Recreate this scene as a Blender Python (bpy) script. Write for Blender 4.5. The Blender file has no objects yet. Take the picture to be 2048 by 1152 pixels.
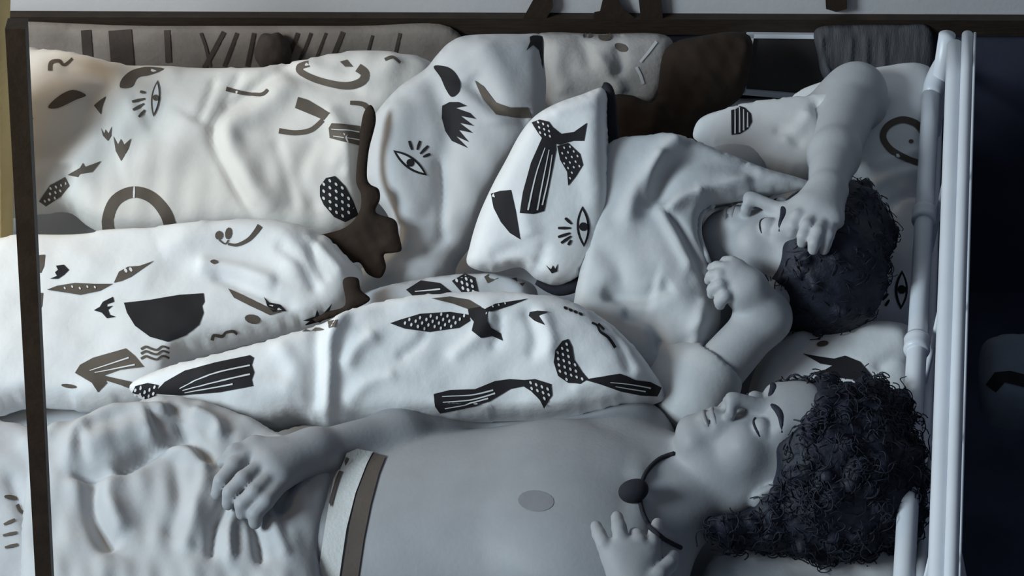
import bpy, math, random
import numpy as np
from mathutils import Vector, Matrix
from mathutils.bvhtree import BVHTree
from mathutils.geometry import delaunay_2d_cdt

random.seed(7); RNG = np.random.default_rng(7)
scene = bpy.context.scene
COL = scene.collection

# ------------------------------------------------------------------ camera
ELEV = math.radians(42.0); DIST = 3.6; FPX = 1300.0 * DIST
BED = 0.50                                    # mattress top
CEN = np.array([0.0, 0.0, BED + 0.10])
AX_R = np.array([1.0, 0.0, 0.0])
AX_U = np.array([0.0, math.sin(ELEV), math.cos(ELEV)])
AX_T = np.array([0.0, -math.cos(ELEV), math.sin(ELEV)])
CAM = CEN + AX_T * DIST
cam_data = bpy.data.cameras.new('camera'); cam = bpy.data.objects.new('camera', cam_data)
COL.objects.link(cam); scene.camera = cam
m = Matrix.Identity(4)
for i in range(3):
    m[i][0] = AX_R[i]; m[i][1] = AX_U[i]; m[i][2] = AX_T[i]; m[i][3] = CAM[i]
cam.matrix_world = m
cam_data.sensor_width = 36.0; cam_data.lens = FPX / 2048 * 36.0; cam_data.clip_end = 50

# ------------------------------------------------------------------ world, lights, exposure
scene.view_settings.view_transform = 'Standard'; scene.view_settings.look = 'None'
scene.view_settings.gamma = 1.0; scene.view_settings.exposure = -0.28
scene.view_settings.use_curve_mapping = False
w = bpy.data.worlds.new('world'); scene.world = w; w.use_nodes = True
w.node_tree.nodes['Background'].inputs[0].default_value = (0.60, 0.76, 1.0, 1)
w.node_tree.nodes['Background'].inputs[1].default_value = 0.13
def area_light(name, loc, target, size, power, color):
    l = bpy.data.lights.new(name, 'AREA'); l.shape = 'RECTANGLE'; l.size = size[0]; l.size_y = size[1]
    l.energy = power; l.color = color
    o = bpy.data.objects.new(name, l); COL.objects.link(o); o.location = loc
    o.rotation_euler = (Vector(target) - Vector(loc)).to_track_quat('-Z', 'Y').to_euler()
    return o
area_light('window_light', (-3.3, -1.7, 2.9), (0.2, -0.1, 0.5), (1.3, 1.3), 205, (0.76, 0.91, 1.0))
def point_light(name, loc, power, color, r):
    l = bpy.data.lights.new(name, 'POINT'); l.energy = power; l.color = color; l.shadow_soft_size = r
    o = bpy.data.objects.new(name, l); COL.objects.link(o); o.location = loc
point_light('warm_lamp_light', (-1.15, 0.15, 1.35), 10.0, (1.0, 0.70, 0.36), 0.10)
point_light('post_glow_fill', (-0.92, -1.30, 1.75), 4.0, (1.0, 0.66, 0.28), 0.08)  # unseen warm light added to gild the upper bar

# ------------------------------------------------------------------ pixel -> world
def Q(px, py, d=0.0):                          # point d metres in front of the reference plane
    s = (DIST - d) / FPX
    return CEN + AX_T * d + AX_R * ((px - 1024) * s) + AX_U * ((576 - py) * s)
def hit(px, py, p0, n):                        # ray through a pixel, cut by the plane (p0, n)
    v = Q(px, py, 0) - CAM
    return CAM + v * (np.dot(p0 - CAM, n) / np.dot(v, n))
def P(px, py, h): return hit(px, py, np.array([0, 0, BED + h]), np.array([0, 0, 1.0]))
def PY(px, py, y): return hit(px, py, np.array([0, y, 0.0]), np.array([0, 1.0, 0]))

# ------------------------------------------------------------------ materials
MATS = {}
def mat(name, col, rough=0.85, var=0.12, scale=14, bump=0.15, bscale=90, col2=None, spec=0.3, stretch=(1, 1, 1), sss=0.0):
    if name in MATS: return MATS[name]
    M = bpy.data.materials.new(name); M.use_nodes = True
    nt = M.node_tree; N = nt.nodes; L = nt.links; b = N['Principled BSDF']
    b.inputs['Roughness'].default_value = rough
    b.inputs['Specular IOR Level'].default_value = spec
    if sss:
        b.inputs['Subsurface Weight'].default_value = sss
        b.inputs['Subsurface Radius'].default_value = (0.012, 0.010, 0.009)
    tc = N.new('ShaderNodeTexCoord'); mp = N.new('ShaderNodeMapping'); mp.inputs['Scale'].default_value = stretch
    L.new(tc.outputs['Object'], mp.inputs[0])
    nz = N.new('ShaderNodeTexNoise'); nz.inputs['Scale'].default_value = scale; nz.inputs['Detail'].default_value = 5
    L.new(mp.outputs[0], nz.inputs['Vector'])
    r = N.new('ShaderNodeValToRGB')
    c2 = col2 if col2 else tuple(c * (1 - var) for c in col)
    r.color_ramp.elements[0].position = 0.32; r.color_ramp.elements[0].color = (*c2, 1)
    r.color_ramp.elements[1].position = 0.68; r.color_ramp.elements[1].color = (*col, 1)
    L.new(nz.outputs['Fac'], r.inputs[0]); L.new(r.outputs[0], b.inputs['Base Color'])
    if bump:
        n2 = N.new('ShaderNodeTexNoise'); n2.inputs['Scale'].default_value = bscale; n2.inputs['Detail'].default_value = 4
        L.new(mp.outputs[0], n2.inputs['Vector'])
        bp = N.new('ShaderNodeBump'); bp.inputs['Strength'].default_value = bump; bp.inputs['Distance'].default_value = 0.004
        L.new(n2.outputs['Fac'], bp.inputs['Height']); L.new(bp.outputs[0], b.inputs['Normal'])
    MATS[name] = M; return M
LINEN = mat('linen', (0.80, 0.80, 0.80), bump=0.35, bscale=38, var=0.07, scale=9)
LINEN_IVORY = mat('linen_ivory', (0.74, 0.71, 0.67), bump=0.35, bscale=34, var=0.10, scale=8)
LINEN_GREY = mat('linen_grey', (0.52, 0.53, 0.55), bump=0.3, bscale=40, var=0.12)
PRINT = mat('print_ink', (0.020, 0.018, 0.020), rough=0.8, var=0.3, bump=0.1)
PRINT_SOFT = mat('print_ink_faded', (0.13, 0.105, 0.085), rough=0.8, var=0.35, bump=0.1)
PRINT_WHITE = mat('print_gap', (0.74, 0.74, 0.74), rough=0.85, bump=0)
SKIN1 = mat('skin_near', (0.34, 0.345, 0.36), rough=0.55, var=0.08, scale=22, bump=0.08, bscale=160, sss=0.12)
SKIN2 = mat('skin_middle', (0.46, 0.465, 0.48), rough=0.55, var=0.08, scale=22, bump=0.08, bscale=160, sss=0.12)
SKIN_DARK = mat('areola', (0.24, 0.24, 0.255), rough=0.6, var=0.2, bump=0.1)
LIP = mat('lip', (0.30, 0.29, 0.30), rough=0.45, var=0.1, bump=0.05)
HAIR = mat('hair_dark', (0.021, 0.024, 0.040), rough=0.6, var=0.5, scale=60, bump=0.5, bscale=120)
LASH = mat('lash', (0.03, 0.03, 0.035), bump=0)
SHIRT = mat('shirt_cotton', (0.56, 0.57, 0.58), var=0.08, bump=0.3, bscale=45)
SHORTS = mat('shorts_cotton', (0.50, 0.505, 0.515), var=0.12, bump=0.3, bscale=40)
BAND = mat('waistband_elastic', (0.60, 0.60, 0.58), var=0.1, bump=0.25, bscale=200)
BAND_SEAM_SHADE = mat('waist_seam_and_shade', (0.10, 0.08, 0.068), var=0.2, bump=0.2)  # seam colour, shared with the painted shadow beside the band
METAL = mat('white_enamel', (0.72, 0.75, 0.80), rough=0.35, var=0.05, bump=0.03, spec=0.5)
CORD = mat('cord_black', (0.018, 0.018, 0.024), bump=0.2)
BROWN = mat('brown_shade_and_cloth', (0.030, 0.018, 0.011), var=0.3, bump=0.4, bscale=60)  # blanket and ornament brown, also the shade sheets between covers
DARKWOOD = mat('dark_wood', (0.034, 0.023, 0.016), rough=0.55, var=0.35, scale=30, bump=0.15, stretch=(1, 1, 8))
NAVY = mat('navy_wall', (0.055, 0.060, 0.095), rough=0.9, var=0.3, scale=5, bump=0.1)
NAVYFLOOR = mat('navy_carpet', (0.085, 0.092, 0.145), rough=0.95, var=0.35, scale=8, bump=0.4)
PALEWALL = mat('pale_wall', (0.62, 0.61, 0.62), rough=0.9, var=0.08, scale=4, bump=0.1)
TAUPE = mat('taupe_cloth', (0.26, 0.225, 0.20), var=0.35, scale=10, bump=0.3)
TAUPE_D = mat('taupe_dark', (0.065, 0.05, 0.042), var=0.3, bump=0.3)
GOLD = mat('golden_glow', (0.80, 0.62, 0.30), var=0.12, bump=0.2)
BAGM = mat('bag_cloth', (0.50, 0.47, 0.45), var=0.25, scale=12, bump=0.35)
MIRROR = mat('dark_panel', (0.05, 0.045, 0.045), rough=0.3, var=0.3, scale=8, bump=0.05)

# ------------------------------------------------------------------ object helpers
def mesh_obj(name, verts, faces, material, parent=None, smooth=True, flip=False):
    me = bpy.data.meshes.new(name)
    me.from_pydata([tuple(map(float, v)) for v in verts], [], [tuple(int(i) for i in f) for f in faces])
    if flip: me.flip_normals()
    me.update()
    if smooth: me.polygons.foreach_set('use_smooth', [True] * len(me.polygons))
    me.materials.append(material)
    o = bpy.data.objects.new(name, me); COL.objects.link(o)
    if parent is not None: o.parent = parent
    return o
def tag(o, label=None, cat=None, group=None, kind=None):
    if label: o['label'] = label
    if cat: o['category'] = cat
    if group: o['group'] = group
    if kind: o['kind'] = kind
    return o
def empty(name): 
    o = bpy.data.objects.new(name, None); COL.objects.link(o); o.empty_display_size = 0.05; return o
def box(name, lo, hi, material, parent=None, bevel=0.0):
    lo = np.array(lo, float); hi = np.array(hi, float)
    v = [(x, y, z) for x in (lo[0], hi[0]) for y in (lo[1], hi[1]) for z in (lo[2], hi[2])]
    f = [(0, 1, 3, 2), (4, 6, 7, 5), (0, 4, 5, 1), (2, 3, 7, 6), (0, 2, 6, 4), (1, 5, 7, 3)]
    o = mesh_obj(name, v, f, material, parent, smooth=False)
    if bevel:
        b = o.modifiers.new('bevel', 'BEVEL'); b.width = bevel; b.segments = 3
    return o
def catmull(pts, closed=False, n=8):
    p = np.array(pts, float); out = []; k = len(p)
    rng = range(k) if closed else range(k - 1)
    for i in rng:
        if closed: a, b, c, d = p[(i - 1) % k], p[i], p[(i + 1) % k], p[(i + 2) % k]
        else: a, b, c, d = p[max(i - 1, 0)], p[i], p[i + 1], p[min(i + 2, k - 1)]
        for t in np.linspace(0, 1, n, endpoint=False):
            out.append(0.5 * ((2 * b) + (c - a) * t + (2 * a - 5 * b + 4 * c - d) * t * t + (3 * b - a - 3 * c + d) * t ** 3))
    if not closed: out.append(p[-1])
    return np.array(out)
def tube_geo(pts, radii, seg=10, caps=True, flat=1.0, flat_dir=None):
    p = np.array(pts, float); n = len(p)
    r = np.full(n, radii, float) if np.isscalar(radii) else np.array(radii, float)
    tg = np.gradient(p, axis=0); tg /= np.linalg.norm(tg, axis=1)[:, None] + 1e-12
    ref = np.array([0, 0, 1.0]) if flat_dir is None else np.array(flat_dir, float)
    if abs(np.dot(ref, tg[0])) > 0.95: ref = np.array([0, 1.0, 0])
    V = []; F = []; a = None
    for i in range(n):
        a = ref if a is None or flat_dir is not None else a
        a = a - tg[i] * np.dot(a, tg[i]); a /= np.linalg.norm(a) + 1e-12
        b = np.cross(tg[i], a)
        for s in range(seg):
            t = 2 * math.pi * s / seg
            V.append(p[i] + r[i] * (math.cos(t) * a * flat + math.sin(t) * b))
    for i in range(n - 1):
        for s in range(seg):
            s2 = (s + 1) % seg
            F.append((i * seg + s, i * seg + s2, (i + 1) * seg + s2, (i + 1) * seg + s))
    if caps:
        F.append(tuple(range(seg - 1, -1, -1))); F.append(tuple((n - 1) * seg + s for s in range(seg)))
    return V, F
def tube(name, pts, radii, material, parent=None, **k):
    V, F = tube_geo(pts, radii, **k); return mesh_obj(name, V, F, material, parent)

# ---- polygons in pixel space
def resample(poly, step):
    p = np.array(poly, float); q = np.vstack([p, p[:1]])
    out = []
    for a, b in zip(q[:-1], q[1:]):
        n = max(1, int(round(np.linalg.norm(b - a) / step)))
        for t in range(n): out.append(a + (b - a) * t / n)
    return np.array(out)
def inside(pts, poly):
    x, y = pts[:, 0], pts[:, 1]; r = np.zeros(len(pts), bool)
    p = np.array(poly); q = np.roll(p, -1, axis=0)
    for (x1, y1), (x2, y2) in zip(p, q):
        c = (y1 > y) != (y2 > y)
        with np.errstate(divide='ignore', invalid='ignore'):
            r ^= c & (x < (x2 - x1) * (y - y1) / (y2 - y1 + 1e-12) + x1)
    return r
def seg_dist(pts, line, closed=False):
    p = np.array(line, float); q = np.roll(p, -1, axis=0) if closed else p[1:]
    best = np.full(len(pts), 1e9); tt = np.zeros(len(pts)); n = len(q)
    for i in range(n):
        a, b = p[i], q[i]; ab = b - a
        t = np.clip(((pts - a) @ ab) / (ab @ ab + 1e-9), 0, 1)
        d = np.linalg.norm(pts - a - t[:, None] * ab, axis=1)
        k = d < best; best[k] = d[k]; tt[k] = (i + t[k]) / n
    return best, tt
def fill(poly, step):
    """triangulated polygon with inner points; returns 2-D points and triangles"""
    o = resample(poly, step)
    lo, hi = o.min(0), o.max(0); g = []
    ys = np.arange(lo[1], hi[1], step * 0.9); 
    for j, y in enumerate(ys):
        xs = np.arange(lo[0] + (step / 2 if j % 2 else 0), hi[0], step)
        g.append(np.stack([xs, np.full(len(xs), y)], 1))
    g = np.vstack(g) if g else np.zeros((0, 2))
    g = g[inside(g, o)] if len(g) else g
    if len(g): g = g[seg_dist(g, o, True)[0] > step * 0.55]
    allp = np.vstack([o, g]); n = len(o)
    v, e, f, *_ = delaunay_2d_cdt([Vector(p) for p in allp], [], [list(range(n))], 1, 1e-4)
    return np.array([(p[0], p[1]) for p in v]), f, o

BVH = {}
def register(o):
    me = o.data
    BVH[o.name] = BVHTree.FromPolygons([tuple(v.co) for v in me.vertices], [tuple(p.vertices) for p in me.polygons])
def wave(pts, seed, amp, scales):
    r = np.random.default_rng(seed); t = np.zeros(len(pts))
    for s in scales:
        for _ in range(3):
            a = r.uniform(0, math.pi); k = 2 * math.pi / (s * r.uniform(0.8, 1.3))
            t += np.sin(k * (pts[:, 0] * math.cos(a) + pts[:, 1] * math.sin(a)) + r.uniform(0, 6.28)) * s / max(scales)
    return amp * t / (3 * len(scales)) * 1.7
def puff(name, outline, anchor, theta, front, back, material, parent=None, ridges=(), noise=0.0, scales=(60, 130, 240),
         step=8, k=2.5, seed=1, curve=True, edge=26, sheet=False):
    """a stuffed cloth body: outline in pixels laid on a real plane through `anchor` (px, py, height over the bed)
    tilted by theta degrees from level towards the camera, swollen along the plane's normal"""
    poly = catmull(outline, True, 6) if curve else np.array(outline, float)
    pts, tri, o = fill(poly, step)
    g = 6.0; lo = o.min(0) - 2 * g; hi = o.max(0) + 2 * g
    nx, ny = int((hi[0] - lo[0]) / g) + 2, int((hi[1] - lo[1]) / g) + 2
    gx, gy = np.meshgrid(lo[0] + np.arange(nx) * g, lo[1] + np.arange(ny) * g)
    mk = inside(np.stack([gx.ravel(), gy.ravel()], 1), o).reshape(ny, nx)
    u = np.zeros((ny, nx))
    for _ in range(900):
        u[1:-1, 1:-1] = 0.25 * (u[:-2, 1:-1] + u[2:, 1:-1] + u[1:-1, :-2] + u[1:-1, 2:] + 1.0)
        u[~mk] = 0
    u /= u.max() + 1e-9
    fx = (pts[:, 0] - lo[0]) / g; fy = (pts[:, 1] - lo[1]) / g
    ix = np.clip(fx.astype(int), 0, nx - 2); iy = np.clip(fy.astype(int), 0, ny - 2); fx -= ix; fy -= iy
    us = (u[iy, ix] * (1 - fx) * (1 - fy) + u[iy, ix + 1] * fx * (1 - fy) + u[iy + 1, ix] * (1 - fx) * fy + u[iy + 1, ix + 1] * fx * fy)
    s = np.sqrt(np.clip((1 - np.exp(-k * us)) / (1 - math.exp(-k)), 0, 1))
    d, _ = seg_dist(pts, o, True)
    bd = d < 1e-2
    s[bd] = 0; s *= np.clip(d / 8.0, 0, 1) ** 0.35
    T = np.array(tri)
    E_ = np.vstack([T[:, [0, 1]], T[:, [1, 2]], T[:, [2, 0]]])
    for _ in range(3):
        acc = np.zeros(len(pts)); cnt = np.zeros(len(pts))
        np.add.at(acc, E_[:, 0], s[E_[:, 1]]); np.add.at(acc, E_[:, 1], s[E_[:, 0]])
        np.add.at(cnt, E_[:, 0], 1); np.add.at(cnt, E_[:, 1], 1)
        s2 = 0.5 * s + 0.5 * acc / np.maximum(cnt, 1); s2[bd] = 0; s = s2
    fade = np.clip(d / edge, 0, 1); fade = fade * fade * (3 - 2 * fade)
    t = front * s
    if noise: t += wave(pts, seed, noise, scales) * fade
    for rd in ridges:
        line, amp, wd = rd[:3]
        ln = catmull(line, False, 6) if len(line) > 2 else np.array(line, float)
        dd, tt = seg_dist(pts, ln)
        taper = np.clip(np.minimum(tt, 1 - tt) * 6 + 0.25, 0, 1) if len(rd) < 4 else 1.0
        t += amp * np.exp(-(dd / wd) ** 2) * np.clip(d / 12, 0, 1) * taper
    th = math.radians(theta); n = np.array([0, -math.sin(th), math.cos(th)])
    a = P(*anchor)
    base = np.array([hit(x, y, a, n) for x, y in pts])
    FV = base + n * t[:, None]; BV = base - n * (back * s)[:, None]
    idx = np.arange(len(pts)); bi = np.where(bd, idx, -1); inner = np.where(~bd)[0]
    bi[inner] = len(pts) + np.arange(len(inner))
    V = np.vstack([FV, BV[inner]])
    F = []
    for f in tri:
        p0, p1, p2 = FV[f[0]], FV[f[1]], FV[f[2]]
        b0, b1, b2 = base[f[0]], base[f[1]], base[f[2]]
        f = list(f) if np.dot(np.cross(b1 - b0, b2 - b0), n) > 0 else list(f)[::-1]
        F.append(f); F.append([bi[i] for i in f[::-1]])
    ob = mesh_obj(name, V, F, material, parent)
    register(ob)
    return ob
def decal(name, poly, target, material=PRINT, lift=0.0012, step=9, parent=None, curve=False):
    """flat print lying on the cloth of target"""
    if curve: poly = catmull(poly, True, 4)
    pts, tri, _ = fill(poly, step)
    tree = BVH[target.name]; V = []; keep = {}
    for i, (x, y) in enumerate(pts):
        dr = Q(x, y, 0) - CAM; dr /= np.linalg.norm(dr)
        loc, nr, fi, ds = tree.ray_cast(Vector(CAM), Vector(dr))
        if loc is None: continue
        if nr.dot(Vector(dr)) > 0: nr = -nr
        keep[i] = len(V); V.append(np.array(loc) + np.array(nr) * lift)
    F = []
    for f in tri:
        if not all(i in keep for i in f): continue
        q = [keep[i] for i in f]
        if max(np.linalg.norm(V[q[0]] - V[q[1]]), np.linalg.norm(V[q[1]] - V[q[2]]), np.linalg.norm(V[q[0]] - V[q[2]])) > 0.05: continue
        nn = np.cross(V[q[1]] - V[q[0]], V[q[2]] - V[q[0]])
        F.append(q if np.dot(nn, CAM - V[q[0]]) > 0 else q[::-1])
    if not F: return None
    return mesh_obj(name, V, F, material, parent if parent is not None else target)
def multi_decal(name, polys, target, material, lift, parent, step=7):
    obs = [o for o in (decal(name, p, target, material, lift, step, parent) for p in polys) if o]
    if not obs: return None
    V = []; F = []
    for o in obs:
        b = len(V); V += [tuple(v.co) for v in o.data.vertices]; F += [[b + i for i in p.vertices] for p in o.data.polygons]
        me = o.data; bpy.data.objects.remove(o); bpy.data.meshes.remove(me)
    return mesh_obj(name, V, F, material, parent)
def ell(cx, cy, a, b, ang=0, n=16, t0=0, t1=360):
    c, s = math.cos(math.radians(ang)), math.sin(math.radians(ang)); r = []
    for i in range(n):
        t = math.radians(t0 + (t1 - t0) * i / n); x, y = a * math.cos(t), b * math.sin(t)
        r.append((cx + x * c - y * s, cy + x * s + y * c))
    return r
def lens(cx, cy, L, W, ang, n=9):
    c, s = math.cos(math.radians(ang)), math.sin(math.radians(ang)); r = []
    for sg in (1, -1):
        for i in range(n):
            x = -L / 2 + L * i / n; x = x * sg; y = sg * W / 2 * (1 - (2 * x / L) ** 2)
            r.append((cx + x * c - y * s, cy + x * s + y * c))
    return r
def stroke(a, b, w):
    a = np.array(a, float); b = np.array(b, float); t = b - a; t /= np.linalg.norm(t); n = np.array([-t[1], t[0]]) * w / 2
    return [a + n * 0.6, (a + b) / 2 + n, b + n * 0.8, b - n * 0.8, (a + b) / 2 - n, a - n * 0.6]
def band(line, w0, w1):
    p = catmull(line, False, 5) if len(line) > 2 else np.array(line, float)
    tg = np.gradient(p, axis=0); tg /= np.linalg.norm(tg, axis=1)[:, None] + 1e-9
    n = np.stack([-tg[:, 1], tg[:, 0]], 1); w = np.linspace(w0, w1, len(p))[:, None] / 2
    return np.vstack([p + n * w, (p - n * w)[::-1]])
def eye_print(t, cx, cy, L, W, ang, rays, ink=PRINT):
    o = decal('eye_print', lens(cx, cy, L, W, ang), t, ink, step=6)
    if o is None: return
    decal('eye_white', lens(cx, cy, L * 0.80, W * 0.62, ang), t, PRINT_WHITE, 0.0020, 6, o)
    decal('iris', ell(cx, cy, W * 0.34, W * 0.34, 0, 10), t, ink, 0.0028, 5, o)
    multi_decal('eyelash_print', [stroke(a, b, 6) for a, b in rays], t, ink, 0.0012, t)
def dotted(t, name, poly, dots, ink=PRINT, r=3.2, ang=60):
    o = decal(name, poly, t, ink, step=8)
    if o is None: return
    P_ = np.array(poly, float); pp = np.array(dots, float)
    pp = pp[inside(pp, P_)]; pp = pp[seg_dist(pp, P_, True)[0] > r * 1.2]
    if len(pp): multi_decal('print_dots', [ell(x, y, r * 1.25, r * 0.75, ang, 7) for x, y in pp], t, PRINT_WHITE, 0.0022, o, step=20)
    return o
def dot_grid(poly, dx, dy, ang):
    p = np.array(poly, float); c = p.mean(0); R = np.linalg.norm(p - c, axis=1).max(); a = math.radians(ang)
    g = [(c[0] + (i * dx + (j % 2) * dx / 2) * math.cos(a) - j * dy * math.sin(a), c[1] + (i * dx + (j % 2) * dx / 2) * math.sin(a) + j * dy * math.cos(a))
         for i in range(-int(R / dx) - 1, int(R / dx) + 2) for j in range(-int(R / dy) - 1, int(R / dy) + 2)]
    return g
def lined(t, name, poly, lines, ink=PRINT, w=3.2):
    o = decal(name, poly, t, ink, step=8)
    if o is None: return
    multi_decal('print_lines', [band(l, w * 0.5, w) for l in lines], t, PRINT_WHITE, 0.0022, o, step=9)
    return o

# ------------------------------------------------------------------ signed-distance bodies
class Body:
    def __init__(s, lo, hi, vox):
        s.lo = np.array(lo, float); s.vox = vox
        s.n = np.ceil((np.array(hi) - s.lo) / vox).astype(int) + 1
        s.g = np.full(s.n, 1.0, np.float32)
        s.ax = [s.lo[i] + np.arange(s.n[i]) * vox for i in range(3)]
    def win(s, lo, hi):
        a = np.clip(((lo - s.lo) / s.vox).astype(int), 0, s.n); b = np.clip(((hi - s.lo) / s.vox).astype(int) + 2, 0, s.n)
        if np.any(b <= a): return None, None
        sl = tuple(slice(a[i], b[i]) for i in range(3))
        X = np.stack(np.meshgrid(*[s.ax[i][sl[i]] for i in range(3)], indexing='ij'), -1).astype(np.float32)
        return sl, X
    def put(s, sl, d, k, op):
        a = s.g[sl]
        if op == 'add':
            h = np.clip(0.5 + 0.5 * (a - d) / k, 0, 1); s.g[sl] = a + (d - a) * h - k * h * (1 - h)
        else:
            h = np.clip(0.5 - 0.5 * (a + d) / k, 0, 1); s.g[sl] = a + (-d - a) * h + k * h * (1 - h)
    def cone(s, a, b, r1, r2, k=0.02, op='add'):
        a = np.array(a, float); b = np.array(b, float); m_ = max(r1, r2) + k + 0.02
        sl, X = s.win(np.minimum(a, b) - m_, np.maximum(a, b) + m_)
        if sl is None: return
        ab = b - a; L2 = ab @ ab + 1e-12
        t = np.clip(((X - a) @ ab) / L2, 0, 1)
        d = np.linalg.norm(X - a - t[..., None] * ab, axis=-1) - (r1 + (r2 - r1) * t)
        s.put(sl, d, k, op)
    def ellip(s, c, r, A=None, k=0.02, op='add'):
        c = np.array(c, float); r = np.array(r, float); A = np.eye(3) if A is None else A   # columns = axes
        ext = np.sqrt(((A * r) ** 2).sum(1)) + k + 0.02
        sl, X = s.win(c - ext, c + ext)
        if sl is None: return
        q = (X - c) @ A; k0 = np.linalg.norm(q / r, axis=-1); k1 = np.linalg.norm(q / (r * r), axis=-1) + 1e-9
        s.put(sl, k0 * (k0 - 1) / k1, k, op)
    def chain(s, pts, rad, k=0.012):
        for i in range(len(pts) - 1): s.cone(pts[i], pts[i + 1], rad[i], rad[i + 1], k)
    def mesh(s, name, material, parent=None):
        g = s.g; nx, ny, nz = g.shape; ins = g < 0
        c = [(i, j, l) for i in (0, 1) for j in (0, 1) for l in (0, 1)]
        cnt = np.zeros((nx - 1, ny - 1, nz - 1), np.int8)
        for i, j, l in c: cnt += ins[i:nx - 1 + i, j:ny - 1 + j, l:nz - 1 + l]
        act = np.argwhere((cnt > 0) & (cnt < 8)); idx = np.full(cnt.shape, -1, np.int64); idx[tuple(act.T)] = np.arange(len(act))
        acc = np.zeros((len(act), 3)); w_ = np.zeros(len(act))
        val = {q: g[act[:, 0] + q[0], act[:, 1] + q[1], act[:, 2] + q[2]] for q in c}
        for q in c:
            for ax in range(3):
                if q[ax]: continue
                q2 = tuple(1 if i == ax else q[i] for i in range(3)); a, b = val[q], val[q2]
                mk = (a < 0) != (b < 0); t = a[mk] / (a[mk] - b[mk]); p = np.tile(np.array(q, float), (mk.sum(), 1)); p[:, ax] += t
                acc[mk] += p; w_[mk] += 1
        V = s.lo + (act + acc / w_[:, None]) * s.vox
        F = []
        for ax in range(3):
            o1, o2 = [i for i in range(3) if i != ax]
            A_ = ins.take(range(0, g.shape[ax] - 1), ax); B_ = ins.take(range(1, g.shape[ax]), ax)
            e = np.argwhere(A_ != B_); ok = np.all([(e[:, o] > 0) & (e[:, o] < g.shape[o] - 1) for o in (o1, o2)], 0); e = e[ok]
            fl = A_[tuple(e.T)]
            def cell(d1, d2):
                q = e.copy(); q[:, o1] -= d1; q[:, o2] -= d2; return idx[tuple(q.T)]
            qd = np.stack([cell(1, 1), cell(0, 1), cell(0, 0), cell(1, 0)], 1)
            fl2 = fl if ax != 1 else ~fl
            qd[~fl2] = qd[~fl2][:, ::-1]; F.append(qd)
        F = np.vstack(F); F = F[(F >= 0).all(1)]
        # relax a little
        E_ = np.vstack([F[:, [0, 1]], F[:, [1, 2]], F[:, [2, 3]], F[:, [3, 0]]])
        for _ in range(2):
            ac = np.zeros_like(V); cn = np.zeros(len(V))
            np.add.at(ac, E_[:, 0], V[E_[:, 1]]); np.add.at(ac, E_[:, 1], V[E_[:, 0]])
            np.add.at(cn, E_[:, 0], 1); np.add.at(cn, E_[:, 1], 1)
            V = 0.6 * V + 0.4 * ac / np.maximum(cn, 1)[:, None]
        me = bpy.data.meshes.new(name)
        me.vertices.add(len(V)); me.vertices.foreach_set('co', V.astype(np.float32).ravel())
        me.loops.add(F.size); me.loops.foreach_set('vertex_index', F.ravel().astype(np.int32))
        me.polygons.add(len(F)); me.polygons.foreach_set('loop_start', np.arange(0, F.size, 4, dtype=np.int32))
        me.update(calc_edges=True); me.validate()
        me.polygons.foreach_set('use_smooth', [True] * len(me.polygons))
        me.materials.append(material)
        ob = bpy.data.objects.new(name, me); COL.objects.link(ob)
        if parent is not None: ob.parent = parent
        BVH[ob.name] = BVHTree.FromPolygons([tuple(v) for v in V], [tuple(int(i) for i in f) for f in F])
        return ob
def camvec(v):
    v = np.array(v, float); q = AX_R * v[0] + AX_U * v[1] + AX_T * v[2]; return q / np.linalg.norm(q)
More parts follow.
